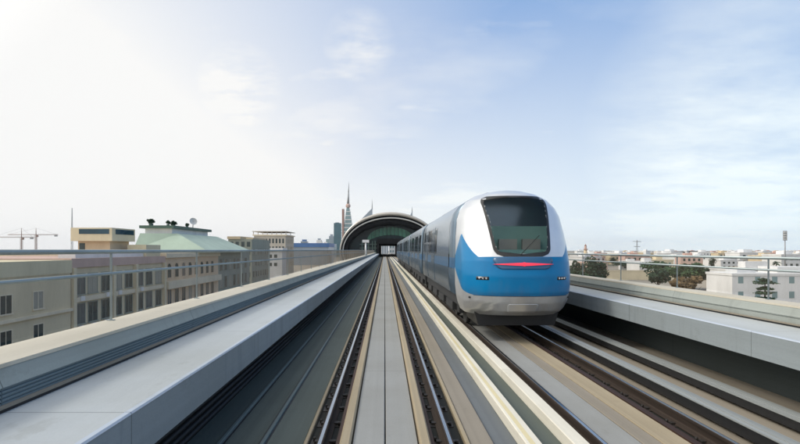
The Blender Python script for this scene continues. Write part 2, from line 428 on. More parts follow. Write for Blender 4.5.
side(-1, 1.90, 2.88, 3.46, {'walk': 'pale concrete walkway with dark blue fascia, on the shaded left edge of the viaduct', 'wall': 'grooved blue grey parapet with cream coping beside the city buildings',
     'rail': 'steel balustrade in front of the beige city buildings'}, CAM_H - .02, CAM_H - .29, CAM_H - .90, 5, 'wall_blue_shaded')
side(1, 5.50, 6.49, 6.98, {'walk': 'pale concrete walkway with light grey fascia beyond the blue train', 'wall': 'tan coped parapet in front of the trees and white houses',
     'rail': 'steel balustrade in front of the trees and white houses'}, CAM_H - .145, CAM_H - .36, CAM_H - .92, 1, 'wall_chamfer')  # sunlit parapet face gets the lighter wall colour
# black block and cables, added to deepen the shade beneath the near walkway
t = empty('recess_shade_cables', 'added black cables darkening the recess beneath the left walkway', 'cables')
MB().box(-2.86, -2.50, Y0, 176, zd + .002, .30).build('recess_shade_block', 'black_void', t)
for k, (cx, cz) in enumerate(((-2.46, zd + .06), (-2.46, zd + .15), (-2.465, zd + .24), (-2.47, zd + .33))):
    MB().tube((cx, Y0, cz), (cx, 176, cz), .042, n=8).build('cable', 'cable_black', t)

# ------------------------------------------------------------------ train
def bodyx(z):
    """half width of the body at height z over the rail"""
    pts = [(.62, 1.20), (.80, 1.27), (1.0, 1.315), (1.3, 1.345), (1.7, 1.35), (2.6, 1.325), (3.06, 1.29), (3.29, 1.22), (3.52, 1.05), (3.68, .80), (3.785, .45), (3.82, 0)]
    if z <= pts[0][0]: return pts[0][1]
    for (a, xa), (b, xb) in zip(pts, pts[1:]):
        if z <= b: return xa + (xb - xa)*(z - a)/(b - a)
    return 0
train = empty('metro_train', 'silver and blue driverless metro train with dark windscreen and red lamp', 'train', None, (XT, 0, 0))
CAR = 14.9
YN = 12.45
zs_body = [.98, 1.15, 1.3, 1.5, 1.7, 1.78, 2.0, 2.3, 2.6, 2.9, 3.06, 3.17, 3.29, 3.4, 3.52, 3.6, 3.68, 3.74, 3.785, 3.81, 3.82]
def ring(y, zs=zs_body):
    L = [(-bodyx(z), y, z) for z in zs]; Rr = [(bodyx(z), y, z) for z in reversed(zs[:-1])]
    return L + Rr
def side_panel(mb, sgn, y0, y1, z0, z1, off, th=.012, m=0, ny=1, nz=6):
    """thin slab lying on the curved body side"""
    zz = [z0 + (z1 - z0)*k/nz for k in range(nz + 1)]
    loop = [(sgn*(bodyx(z) + off), z) for z in zz] + [(sgn*(bodyx(z) + off - th), z) for z in reversed(zz)]
    mb.extr(loop, y0, y1, m)
def carriage(ya, yb, first=False, last=False):
    ys = [ya + (yb - ya)*k/8 for k in range(9)]
    def matf(a, b):
        zz = ring(0)
        z = (zz[b][2] + zz[(b + 1) % len(zz)][2]) / 2
        return 1 if 1.72 < z < 2.02 else 0
    mb = MB().grid([ring(y) for y in ys], matf, True)
    for y, rv in ((ya, 0), (yb, 1)):
        rr = ring(y); mb.face(rr, 0)
    c = mb.build('carriage_body', ['silver_side', 'deep_blue'], train)
    # windows and doors
    L = yb - ya
    s0 = ya + (5.2 if first else .9)
    nd = 2 if first else 3
    seg = (yb - .9 - s0) / nd
    for sgn in (-1, 1):
        for k in range(nd):
            a = s0 + seg*k; dmid = a + seg*.5
            mb = MB(); side_panel(mb, sgn, a + .12, dmid - .78, 2.08, 3.02, .008); mb.build('window', 'glass_dark', c)
            mb = MB(); side_panel(mb, sgn, dmid + .78, a + seg - .12, 2.08, 3.02, .008); mb.build('window', 'glass_dark', c)
            for q0, q1 in ((dmid - .70, dmid - .012), (dmid + .012, dmid + .70)):
                mb = MB()
                side_panel(mb, sgn, q0, q1, 1.06, 2.08, .012); side_panel(mb, sgn, q0, q1, 2.90, 3.08, .012)
                side_panel(mb, sgn, q0, q0 + .1, 2.08, 2.90, .012); side_panel(mb, sgn, q1 - .1, q1, 2.08, 2.90, .012)
                mb.build('door', 'silver_side', c)
                mb = MB(); side_panel(mb, sgn, q0 + .1, q1 - .1, 2.08, 2.90, .006); mb.build('door_window', 'glass_dark', c)
    mb = MB().box(-.75, .75, ya + L*.3, ya + L*.7, 3.6, 3.72); mb.build('roof_unit', 'silver_side', c)
    # underframe and bogies
    u = MB().box(-1.14, 1.14, ya + .3, yb - .3, .62, .975)
    for k in range(4):
        y = ya + 1.2 + k*(L - 2.4)/4
        u.box(-1.18, 1.18, y + .6, y + 2.3, .38, .62)
    u.build('underframe', 'under_grey', train)
    for yc in (ya + 2.6, yb - 2.4):
        g = MB()
        for sx in (-1, 1):
            g.box(sx*.98 - .07, sx*.98 + .07, yc - 1.35, yc + 1.35, .34, .56)
        g.box(-.95, .95, yc - .25, yc + .25, .36, .62)
        g = g.build('bogie', 'under_grey', train)
        for ay in (-1, 1):
            for sx in (-1, 1):
                MB().tube((sx*.70, yc + ay*1.0, .43), (sx*.83, yc + ay*1.0, .43), .425, n=24).tube((sx*.83, yc + ay*1.0, .43), (sx*1.0, yc + ay*1.0, .43), .12, n=12).build('wheel', 'under_grey', g)
yb0 = YN + 2.2
for k in range(5):
    a = yb0 if k == 0 else YN + k*CAR + .35
    b = YN + (k + 1)*CAR - .35
    carriage(a, b, k == 0, k == 4)
    if k < 4:
        zs = [1.05, 1.5, 2.0, 2.6, 3.0, 3.3, 3.45]
        rows = []
        for j in range(15):
            y = b - .05 + .8*j/14; s = .90 if j % 2 else .95
            rows.append([(-bodyx(z)*s, y, z) for z in zs] + [(bodyx(z)*s, y, z) for z in reversed(zs)])
        MB().grid(rows, 0, False, True).build('gangway', 'rubber', train)
# cab nose: a surface over (u across, z up)
def nose_y(z):
    pts = [(.62, 12.95), (.75, 12.72), (.95, 12.55), (1.2, 12.46), (1.6, 12.45), (1.95, 12.52), (2.15, 12.60), (2.6, 12.82), (3.06, 13.09), (3.35, 13.29), (3.52, 13.44), (3.66, 13.64), (3.75, 13.9), (3.81, 14.3), (3.82, 14.62)]
    for (a, ya), (b, yb) in zip(pts, pts[1:]):
        if z <= b: return ya + (yb - ya)*(z - a)/(b - a)
    return pts[-1][1]
def nose(u, z, off=0.0):
    """u in -1..1 across the face; returns a point on the cab front"""
    w = bodyx(z)
    e = abs(u)
    dy = .95*(1 - (1 - min(e, 1)**2.6)**.55)
    y = min(nose_y(z) + dy, yb0)
    return (u*w, y - off, z)
def rounded(z0, z1, w0, w1, r=.16):
    def f(z):
        w = w0 + (w1 - w0)*(z - z0)/(z1 - z0)
        d = min(z - z0, z1 - z)
        return w - r + r*math.sqrt(max(0, 1 - (1 - min(d/r, 1))**2)) if d < r else w
    return f
zn = [.62, .68, .75, .84, .95, 1.05, 1.15, 1.25, 1.4, 1.55, 1.7, 1.85, 1.95, 2.0, 2.07, 2.15, 2.3, 2.45, 2.6, 2.8, 3.0, 3.12, 3.25, 3.36, 3.45, 3.52, 3.59, 3.65, 3.70, 3.74, 3.77, 3.795, 3.81, 3.82]
zn = [a + (b - a)*q/3 for a, b in zip(zn, zn[1:]) for q in range(3)] + [zn[-1]]
un = [math.sin(math.pi/2*k/40) for k in range(-40, 41)]
rows = [[nose(u, z) for u in un] for z in zn]
# sides: from face edge back to the first body ring
mb = MB()
wl_ = rounded(2.13, 3.53, .60, .79, .18)
i0 = len(mb.v); nn = len(un); mb.v += [p for r_ in rows for p in r_]
for a in range(len(zn) - 1):
    for c in range(nn - 1):
        zc_ = (zn[a] + zn[a+1])/2; xc_ = (rows[a][c][0] + rows[a][c+1][0])/2
        if 2.125 < zc_ < 3.535 and abs(xc_) < wl_(min(max(zc_, 2.14), 3.52)) + .012: continue
        mb.f.append((i0 + a*nn + c, i0 + a*nn + c + 1, i0 + (a+1)*nn + c + 1, i0 + (a+1)*nn + c)); mb.mi.append(0); mb.sm.append(True)
for sgn, idx in ((-1, 0), (1, -1)):
    side_rows = []
    for ri, z in enumerate(zn):
        p = rows[ri][idx]
        n = 10
        side_rows.append([(sgn*bodyx(z), p[1] + (max(yb0, p[1] + .001) - p[1])*k/n, z) for k in range(n + 1)])
    mb.grid(side_rows, 0, True)
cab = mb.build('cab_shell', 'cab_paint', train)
def patch(zs, us, off, name, mat, parent, th=.02):
    A = [[nose(u, z, off) for u in us] for z in zs]; B = [[nose(u, z, off - th) for u in us] for z in zs]
    m = MB().grid(A, 0, True).grid(B, 0, True)
    m.grid([A[0], B[0]]).grid([A[-1], B[-1]]).grid([[r[0] for r in A], [r[0] for r in B]]).grid([[r[-1] for r in A], [r[-1] for r in B]])
    return m.build(name, mat, parent)
def wpatch(z0, z1, wl, off, name, mat, th=.02, nz=14, nu=16, round_=.0):
    """patch whose half-width in metres is wl(z)"""
    zs = [z0 + (z1 - z0)*k/nz for k in range(nz + 1)]
    def row(z, o): return [nose(wl(z)*k/(nu/2)/max(bodyx(z), .2), z, o) for k in range(-nu//2, nu//2 + 1)]
    A = [row(z, off) for z in zs]; B = [row(z, off - th) for z in zs]
    m = MB().grid(A, 0, True).grid(B, 0, True)
    m.grid([A[0], B[0]]).grid([A[-1], B[-1]]).grid([[r[0] for r in A], [r[0] for r in B]]).grid([[r[-1] for r in A], [r[-1] for r in B]])
    return m.build(name, mat, train)
def frame_patch(z0, z1, fo, fi, off, name, mat):
    """windscreen surround: a ring between two outlines, standing proud of the shell"""
    nz = 28
    m = MB()
    for sgn in (-1, 1):
        for o in (off, off - .03):
            R_ = []
            for k in range(nz + 1):
                z = z0 + (z1 - z0)*k/nz
                a = fo(z); b_ = fi(z)
                R_.append([nose(sgn*(b_ + (a - b_)*q/4)/max(bodyx(z), .2), z, o) for q in range(5)])
            m.grid(R_, 0, True)
    return m.build(name, mat, train)
f_out = rounded(2.06, 3.59, .665, .85, .2); f_in0 = rounded(2.13, 3.53, .60, .79, .18)
f_in = lambda z: f_in0(z) if 2.135 < z < 3.525 else 0.0
frame_patch(2.06, 3.59, f_out, f_in, .014, 'windscreen_surround', 'train_black')
wpatch(2.11, 3.55, rounded(2.11, 3.55, .62, .81, .18), .006, 'windscreen', 'windscreen', .008)
# what stands behind the windscreen
MB().box(-1.22, 1.22, 13.0, 20.0, 1.04, 1.08).build('saloon_floor', 'under_grey', train)
MB().extr([(-1.0, 1.1), (1.0, 1.1), (1.0, 2.02), (.7, 2.22), (-.7, 2.22), (-1.0, 2.02)], 13.0, 13.55).build('driving_desk', 'dash_teal', train)
MB().box(-1.15, 1.15, 14.35, 14.41, 1.1, 2.85).build('teal_backing', 'backing_teal', train)  # teal panel added close behind the glass to brighten the windscreen
for x_ in (-.62, .0, .62):
    MB().box(x_ - .24, x_ + .24, 13.7, 14.2, 1.5, 1.6).box(x_ - .24, x_ + .24, 14.14, 14.24, 1.6, 2.5).build('seat', 'seat_pale', train)
wpatch(1.76, 2.04, rounded(1.76, 2.04, .62, .74, .1), .014, 'lamp_panel', 'deep_blue')
# red marker lamp: thin lens, thick in the middle
def lens(z):
    return .72*max(0, 1 - abs(z - 1.875)/.037)**.9 + .01
wpatch(1.83, 1.92, lens, .03, 'marker_lamp', 'red_lamp', .02, 10, 20)
for sgn in (-1, 1):
    zs = [1.50, 1.54, 1.58]
    us = [sgn*(.60 + .20*k/6) for k in range(7)]
    hl = patch(zs, us, .006, 'headlight', 'glass_dark', train)
    for k in range(3):
        q = nose(sgn*(.64 + .055*k), 1.54, .008)
        MB().tube((q[0], q[1] + .01, q[2]), (q[0], q[1] - .004, q[2]), .022, n=10).build('bulb', 'white_metal', hl)
wpatch(.70, .93, rounded(.70, .93, .34, .38, .06), .012, 'coupler_cover', 'silver')
# panel seams of the cab: thin dark joints standing on the shell
def seam(yc, z0, z1, n=16):
    for sgn in (-1, 1):
        zz = [z0 + (z1 - z0)*k/n for k in range(n + 1)]
        loop = [(sgn*(bodyx(z) + .003), z) for z in zz] + [(sgn*(bodyx(z) - .01), z) for z in reversed(zz)]
        MB().extr(loop, yc, yc + .014).build('panel_seam', 'rubber', train)
seam(14.62, .99, 3.4); seam(15.3, 1.1, 3.05); seam(16.1, 1.1, 3.05)
for sgn in (-1, 1):
    MB().box(sgn*1.30 - .06, sgn*1.30 + .06, 15.98, 16.03, 1.7, 2.1).build('grab_handle', 'rubber', train)
us_ = [k/20 for k in range(-17, 18)]
patch([1.115, 1.124], us_, .003, 'panel_seam', 'rubber', train, .008)
# wiper
a = Vector(nose(-.05, 2.10, .03)); b = Vector(nose(.33, 2.56, .03))
MB().tube(a, b, .009, n=6).build('wiper', 'rubber', train)
MB().extr([(-.95, .34), (.95, .34), (1.1, .9), (-1.1, .9)], 13.25, yb0 + .3).build('nose_underframe', 'train_black', train)

# ------------------------------------------------------------------ station
YS = 180.0
st = empty('metro_station', 'arched metro station shell spanning the tracks ahead', 'station', None, (2.0, YS, 0))
def ell(a, b, y, n=48, z0=CAM_H - .4, low=-.55):
    t0 = low
    return [(a*math.cos(t0 + (math.pi - 2*t0)*k/n), y, z0 + b*math.sin(t0 + (math.pi - 2*t0)*k/n)) for k in range(n + 1)]
def arch(name, o, i, ya, yb, mat, ob=None):
    oa, ia = ell(*o, ya), ell(*i, ya)
    ob_, ib_ = ell(*(ob or o), yb), ell(*i, yb)
    m = MB().grid([ia, oa], 0, True).grid([oa, ob_], 0, True).grid([ob_, ib_], 0, True).grid([ib_, ia], 0, True)
    return m.build(name, mat, st)
arch('roof_shell', (17.3, 13.2), (16.85, 12.15), 0, 118, 'shell_pale', (17.3, 13.0))
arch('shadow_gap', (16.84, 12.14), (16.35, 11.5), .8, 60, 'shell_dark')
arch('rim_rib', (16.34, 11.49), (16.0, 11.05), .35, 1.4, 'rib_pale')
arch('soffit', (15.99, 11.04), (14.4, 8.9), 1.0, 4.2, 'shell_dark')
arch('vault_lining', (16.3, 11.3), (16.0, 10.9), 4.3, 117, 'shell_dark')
# end wall : fan light over dark glazing
def fan(y, a, b0, b1, n=24, th=.15):
    hi = []; lo = []
    for k in range(n + 1):
        t = -1 + 2*k/n; x = a*t
        hi.append((x, y, b0 + (b1 - b0)*math.sqrt(max(0, 1 - t*t*.98))))
        lo.append((x, y, b0 + (b1 - b0)*.46*(1 - t*t) - .25))
    f = lambda P, d: [(p[0], p[1] + d, p[2]) for p in P]
    m = MB().grid([lo, hi]).grid([f(lo, th), f(hi, th)]).grid([lo, f(lo, th)]).grid([hi, f(hi, th)])
    return m, hi, lo
m, hi, lo = fan(3.6, 8.0, 5.6, 10.1)
fo = m.build('fan_light', 'fan_green', st)
for k in range(2, 23, 2):
    MB().tube((hi[k][0], 3.5, hi[k][2]), (lo[k][0], 3.5, lo[k][2]), .07, n=6).build('mullion', 'frame_green', fo)
# dark wall panels around the portal
n = 40
up = [p for p in ell(14.5, 9.0, 4.0, n, low=0.0)]
m = MB()
def wall_region(x0, x1, zb, y=4.0):
    xs = [x0 + (x1 - x0)*k/12 for k in range(13)]
    z0 = CAM_H - .4
    top = [(x, y, z0 + 9.0*math.sqrt(max(0, 1 - (x/14.5)**2))) for x in xs]
    bot = [(x, y, zb) for x in xs]
    m.grid([bot, top])
wall_region(-14.45, -3.9, -4); wall_region(3.6, 14.45, -4); wall_region(-3.9, 3.6, 4.7)
m.build('end_glazing', 'teal_glass', st)
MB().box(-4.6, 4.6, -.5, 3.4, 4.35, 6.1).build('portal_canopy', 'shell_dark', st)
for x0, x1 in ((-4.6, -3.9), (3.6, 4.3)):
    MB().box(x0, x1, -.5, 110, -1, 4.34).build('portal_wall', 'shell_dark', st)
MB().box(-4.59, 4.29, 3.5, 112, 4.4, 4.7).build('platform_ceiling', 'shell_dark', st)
for x in (-9.8, -7.6, -6.2, -5.3):
    MB().tube((x, 3.2, -2), (x, 3.2, 5.4), .18, n=10).build('column', 'frame_green', st)
for z in (1.4, 2.9, 4.2):
    MB().box(-10.6, -4.7, 3.1, 3.3, z - .12, z + .12).build('transom', 'frame_green', st)
for x0, x1 in ((-12.5, -3.92), (3.62, 12.5)):
    MB().box(x0, x1, 6, 110, .7, 1.05).build('platform', 'slab', st)

# signal lamp post by the left parapet
t = empty('lamp_post', 'small white lamp post with box head before the station arch', 'lamp post', None, (-3.15, 88, CAM_H - .87))
MB().tube((0, 0, 0), (0, 0, 2.1), .16, .13, n=10).build('pole', 'white_metal', t)
MB().box(-.55, .55, -.2, .2, 2.1, 2.55).build('lamp_head', 'white_metal', t)
MB().box(-.25, .25, -.25, .25, 0, .12).build('base_plate', 'steel_rail', t)

# ------------------------------------------------------------------ buildings
wr = random.Random(5)
plain('pane_blind', (.34, .32, .26), .5); plain('pane_grey', (.10, .12, .12), .2, 0, .4, .6, .6); plain('pane_curtain', (.22, .17, .12), .6)
def windows_x(parent, xf, ys, zs, w, h, mat='window_dark', frame=None, arched=False, sill=True, ac=False):
    """windows on a facade x = xf that looks to +x"""
    for z in zs:
        for y in ys:
            f = MB()
            f.box(xf + .003, xf + .06, y - w/2 - .1, y - w/2, z, z + h); f.box(xf + .003, xf + .06, y + w/2, y + w/2 + .1, z, z + h)
            if sill: f.box(xf + .003, xf + .16, y - w/2 - .15, y + w/2 + .15, z - .12, z - .002)
            f.box(xf + .003, xf + .06, y - w/2 - .1, y + w/2 + .1, z + h + .002, z + h + .1)
            wo = f.build('window', frame or 'ledge', parent)
            g = MB()
            if arched:
                pts = [(xf + .02, y - w/2, z), (xf + .02, y + w/2, z)] + [(xf + .02, y + w/2*math.cos(t), z + h - w/2 + w/2*math.sin(t)) for t in [math.pi*k/8 for k in range(9)]]
                g.face(pts); g.face([(p[0] - .015, p[1], p[2]) for p in pts])
            else:
                g.box(xf + .004, xf + .02, y - w/2, y + w/2, z, z + h)
                g.box(xf + .02, xf + .04, y - .03, y + .03, z, z + h, 1)
            pm = mat if wr.random() < .6 else wr.choice(('pane_blind', 'pane_grey', 'pane_curtain'))
            g.build('pane', [pm, frame or 'ledge'], wo)
            if ac and wr.random() < .35:
                MB().box(xf + .05, xf + .45, y - .45, y + .35, z - .75, z - .2).build('air_conditioner', 'white_metal', parent)
def windows_y(parent, yf, xs, zs, w, h, mat='window_dark', frame='ledge'):
    """windows on a facade y = yf that looks to -y"""
    for z in zs:
        for x in xs:
            MB().box(x - w/2, x + w/2, yf - .03, yf + .02, z, z + h).build('window', mat, parent)

# A1: plain pale block, nearest on the left
b = empty('apartment_building', 'plain pale block with cream parapet at the left edge, nearest building', 'building', None, (-45, 45, GZ))
def P(o): return o
def bx(parent, name, mat, x0, x1, y0, y1, z0, z1):
    ox, oy, oz = parent.location
    return MB().box(x0 - ox, x1 - ox, y0 - oy, y1 - oy, z0 - oz, z1 - oz).build(name, mat, parent)
class Sub:
    pass
def rel(parent):
    """an untransformed helper: parts are built in world numbers, so keep the parent at the origin in those buildings"""
    parent.location = (0, 0, 0)
rel(b)
MB().box(-62, -35, 18, 59.4, GZ, -.35).build('wall', 'beige_wall', b)
MB().box(-62.1, -34.9, 17.9, 59.5, -.348, 1.1).box(-61.7, -35.3, 18.3, 59.1, 1.1, 1.105).build('parapet', 'cream_wall', b)
windows_x(b, -35, [40 + 4.6*k for k in range(4)], [-3.7, -7.0], 1.5, 1.7, ac=True)
MB().box(-35, -34.7, 18, 59.4, -4.55, -4.25).build('ledge', 'ledge', b)
MB().box(-50, -47, 48, 52, 1.1, 2.0).build('roof_box', 'white_wall', b)
# A2: windowed beige block with penthouse
b = empty('apartment_building', 'beige block with rows of dark windows and a blue glazed penthouse', 'building')
MB().box(-60, -35.2, 59.6, 85, GZ, .2).build('wall', 'beige_wall', b)
MB().box(-60.1, -35.0, 59.55, 85.1, .202, 1.25).build('parapet', 'rose_wall', b)
MB().box(-38, -36, 62, 80, 1.25, 1.9).build('roof_box', 'white_wall', b)
windows_x(b, -35.2, [61.5, 64.2, 67.2, 70.2, 73.2, 76.5, 79.5, 82.8], [-2.9, -6.3], 2.0, 2.3, frame='grey_wall', ac=True)
for y in (59.9, 68.7, 74.9, 84.6):
    MB().box(-35.2, -34.75, y - .3, y + .3, GZ, .2).build('pilaster', 'pale_wall', b)
MB().box(-35.2, -34.9, 60.25, 84.25, -3.75, -3.2).build('ledge', 'ledge', b)
ph = MB().box(-44.8, -38.9, 76, 83, 3.5, 5.4).build('penthouse', 'cream_wall', b)
MB().box(-44.2, -39.6, 76.8, 82.5, 1.25, 3.498).build('penthouse_base', 'sand_wall', b)
MB().box(-43.6, -39.3, 75.96, 76.0, 4.5, 5.2).box(-38.9, -38.86, 77, 82.6, 4.5, 5.2).build('ribbon_window', 'ribbon_blue', ph)
MB().box(-44.0, -43.2, 76.75, 76.8, 1.5, 3.2).build('terrace_window', 'window_dark', b)
MB().box(-38.4, -35.6, 79.5, 84.6, 1.25, 3.0).build('stair_house', 'cream_wall', b)
# B: pink arcaded block under the mint roof
b = empty('villa_block', 'pinkish block with arched windows under a broad mint green roof', 'building')
MB().box(-70, -35.3, 85.3, 113, GZ, .95).build('wall', 'pink_wall', b)
MB().box(-70.3, -34.9, 85.25, 113.2, .952, 1.7).build('cornice', 'ledge', b)
windows_x(b, -35.3, [87.3 + 3.1*k for k in range(8)], [-2.3], 1.5, 2.3, arched=True, frame='pink_wall')
windows_x(b, -35.3, [87.3 + 3.1*k for k in range(8)], [-6.9], 1.6, 2.6, frame='pink_wall')
MB().box(-35.3, -34.6, 85.4, 113, -4.1, -2.9).build('balcony_band', 'ledge', b)
MB().box(-70, -35.5, 113.3, 140, GZ, 1.7).build('rear_wall', 'grey_wall', b)
windows_x(b, -35.5, [115.5 + 3.4*k for k in range(7)], [-2.2, -6.0], 1.8, 2.4, frame='grey_wall')
E = [(-47.2, 100, 1.705), (-33.6, 100, 1.705), (-33.6, 132, 1.705), (-47.2, 132, 1.705)]
E2 = [(x, y, 2.25) for x, y, _ in E]
T = [(-46.6, 101.5, 5.4), (-40, 103, 5.4), (-40, 127, 5.4), (-46.6, 127, 5.4)]
MB().grid([E, E2, T], 0, False, True).face(T).face(E).build('roof', 'roof_mint', b)
MB().box(-46.4, -41.2, 103.2, 124, 5.402, 6.4).build('attic', 'white_wall', b)
MB().box(-47.2, -40.6, 102.4, 125, 6.402, 6.95).build('attic_roof', 'roof_green', b)
# roof garden, dish
def leaf_cloud(mb, c, rad, n, size, seed=0, hollow=.35, mi=0):
    rr = random.Random(seed)
    lob = []
    for _ in range(16):
        d = Vector((rr.gauss(0, 1), rr.gauss(0, 1), rr.gauss(0, 1))).normalized()*rr.uniform(.15, .78)
        lob.append((Vector((d.x*rad[0], d.y*rad[1], d.z*rad[2])), rr.uniform(.2, .46)))
    for _ in range(n):
        o, s = rr.choice(lob)
        d = Vector((rr.gauss(0, 1), rr.gauss(0, 1), rr.gauss(0, 1))).normalized() * (hollow + (1 - hollow)*rr.random()**.5) * s
        p = Vector(c) + o + Vector((d.x*rad[0], d.y*rad[1], d.z*rad[2]))
        u = Vector((rr.gauss(0, 1), rr.gauss(0, 1), rr.gauss(0, .6))).normalized(); w = u.orthogonal().normalized()
        w = (w + u.cross(w)*rr.uniform(-1, 1)).normalized()
        q = size*rr.uniform(.6, 1.3)
        mb.face([p - u*q, p - w*q*.5, p + u*q, p + w*q*.5], mi)
for i, (x, y, s) in enumerate(((-45.6, 104, .5), (-43.5, 107, .35), (-44, 111, .5), (-43, 116, .35))):
    m = MB(); leaf_cloud(m, (0, 0, .9*s + .45), (s*1.3, s*1.9, s), 700, .2, i)
    o = empty('roof_shrub', ['tall dark shrub at the near corner of the mint roof attic', 'small shrub second along the mint roof attic', 'broad shrub midway along the mint roof attic', 'small shrub last before the rooftop dish'][i], 'shrub', 'shrubs on the green roof', (x, y, 6.95))
    m.build('foliage', 'leaf_dark', o); MB().box(-.5*s, .5*s, -.9*s, .9*s, 0, .45).build('planter', 'roof_green', o)
t = empty('satellite_dish', 'pale satellite dish on top of the mint roofed block', 'satellite dish', None, (-43.8, 121.5, 6.95))
ax = Vector((.55, -.75, .38)).normalized(); eu = ax.orthogonal().normalized(); ev = ax.cross(eu); dc = Vector((.1, 0, 1.7))
for o_ in (0, 1):
    rows = []
    for k in range(7):
        a = k/6
        rows.append([dc + (eu*math.cos(q) + ev*math.sin(q))*.85*a + ax*(.3*a*a - .05*o_) for q in [2*math.pi*j/18 for j in range(18)]])
    mbd = MB() if o_ == 0 else mbd
    mbd.grid(rows, 0, True, True)
mbd.build('reflector', 'dish', t)
MB().tube((0, 0, 0), (.1, 0, 1.6), .12, n=8).build('mast', 'dish', t); MB().tube(dc, dc + ax*.9, .05, n=6).build('feed_arm', 'dish', t)
# C dark grey-green block
b = empty('office_block', 'dark grey green block standing between mint roof and pale hotel', 'building')
MB().box(-47, -39.9, 160, 185, GZ, 5.5).build('wall', 'grey_wall', b)
MB().box(-47.2, -43.2, 159.6, 175, 5.5, 6.3).box(-42.2, -40, 162, 180, 5.5, 6.0).build('roof_plant', 'sand_wall', b)
windows_y(b, 160, [-46 + 1.7*k for k in range(4)], [-6, -2.6, .8, 3.2], 1.0, 1.5)
windows_x(b, -39.9, [162 + 3.2*k for k in range(7)], [-6, -2.6, .8], 1.9, 1.7, frame='grey_wall')
# D hotel
b = empty('hotel_block', 'pale hotel block with a cornice and roof pergola', 'building')
MB().box(-54, -41, 220, 240, GZ, 8.1).build('wall', 'hotel_wall', b)
MB().box(-54.5, -40.5, 219.5, 240.5, 8.1, 8.6).build('cornice', 'ledge', b)
MB().box(-54.6, -40.4, 219.4, 240.6, 9.75, 10.0).build('pergola_roof', 'hotel_wall', b)
for k in range(8):
    x = -54.2 + k*13.4/7
    MB().box(x - .12, x + .12, 219.8, 220.05, 8.6, 9.748).build('pergola_post', 'hotel_wall', b)
windows_y(b, 220, [-53 + 1.38*k for k in range(9)], [-4.6, -1.4, 1.8, 5.0], .75, 1.9)
windows_x(b, -41, [222.5 + 2.6*k for k in range(7)], [-4.6, -1.4, 1.8, 5.0], 1.0, 1.9)
b = empty('hotel_annex', 'low white annex in front of the pale hotel', 'building')
MB().box(-53.5, -39.5, 205, 214, GZ, 1.6).build('wall', 'white_wall', b); MB().box(-53.9, -39.2, 204.7, 214.3, 1.6, 3.0).build('roof', 'white_wall', b)
windows_y(b, 205, [-52 + 2*k for k in range(6)], [-4, -.8], 1.2, 1.3)
# E blue hall
b = empty('long_hall', 'long low bright blue hall left of the station', 'building')
MB().box(-73, -42, 400, 440, GZ, 4.4).build('wall', 'tower_pale', b); MB().box(-73.4, -41.6, 399.5, 440.5, 4.4, 7.4).build('roof', 'blue_hall', b)
b = empty('block', 'small blue grey block rising behind the long blue hall', 'building')
MB().box(-142, -131, 900, 912, GZ, 17).build('wall', 'tower_pale', b); MB().box(-140, -133, 902, 910, 17, 20).build('roof_house', 'blue_hall', b)
windows_y(b, 900, [-140.5 + 2.6*k for k in range(4)], [-2, 2, 6, 10, 13], 1.4, 2)
b = empty('block', 'orange topped low block behind the long blue hall', 'building')
MB().box(-128, -113, 880, 895, GZ, 9).build('wall', 'tower_pale', b); MB().box(-124, -112, 879, 894, 9, 13).build('roof', 'orange_roof', b)
b = empty('block', 'thin pale tower on top of the skyline behind the blue hall', 'building')
MB().box(-128, -119, 1000, 1010, GZ, 21).build('wall', 'white_wall', b); MB().box(-126, -121, 1002, 1008, 21, 24).build('roof_house', 'tower_pale', b)
# skyline towers
def tower(label, px0, px1, pyt, Y, mat, band='tower_pale', name='tower', nb=10, cap=None):
    x0, x1 = at(px0, 0, Y).x, at(px1, 0, Y).x; zt = at(0, pyt, Y).z
    b = empty(name, label, 'tower')
    MB().box(x0, x1, Y, Y + (x1 - x0), GZ, zt).build('shaft', mat, b)
    for k in range(nb):
        z = GZ + 6 + (zt - GZ - 8)*k/nb
        MB().box(x0 - .25, x1 + .25, Y - .25, Y + (x1 - x0) + .25, z, z + .9).build('floor_band', band, b)
    if cap: MB().box(x0 + (x1-x0)*.2, x1 - (x1-x0)*.3, Y + 2, Y + 6, zt, zt + cap).build('roof_house', mat, b)
    return b
tower('dark teal glass tower left of the spired tower', 333.8, 341, 223, 900, 'tower_teal', 'tower_teal', cap=1)
tower('pale blue tower partly behind the dark teal tower', 329, 334.5, 236, 1200, 'tower_pale', 'tower_glass', cap=4)
tower('low pale tower just right of the blue hall', 322, 329, 243.5, 1100, 'white_wall', 'tower_pale', nb=4, cap=3)
tower('low grey tower crowding the foot of the dark teal tower', 331, 336, 244, 800, 'tower_pale', 'tower_glass', nb=4)
tower('slim bluish tower on the skyline above the middle of the blue hall', 303, 306, 240, 1300, 'tower_pale', 'tower_glass', nb=5)
tower('pale broad tower low on the skyline right of the orange topped block', 317, 322, 241.5, 1250, 'tower_glass', 'tower_pale', nb=5)
tower('short blue tower next to the thin mast beside the hotel', 294, 299, 243, 1150, 'blue_hall', 'tower_pale', nb=4)
tower('pale tower squeezed between the low pale tower and the teal tower', 326, 330, 239, 1400, 'tower_glass', 'tower_pale', nb=6)
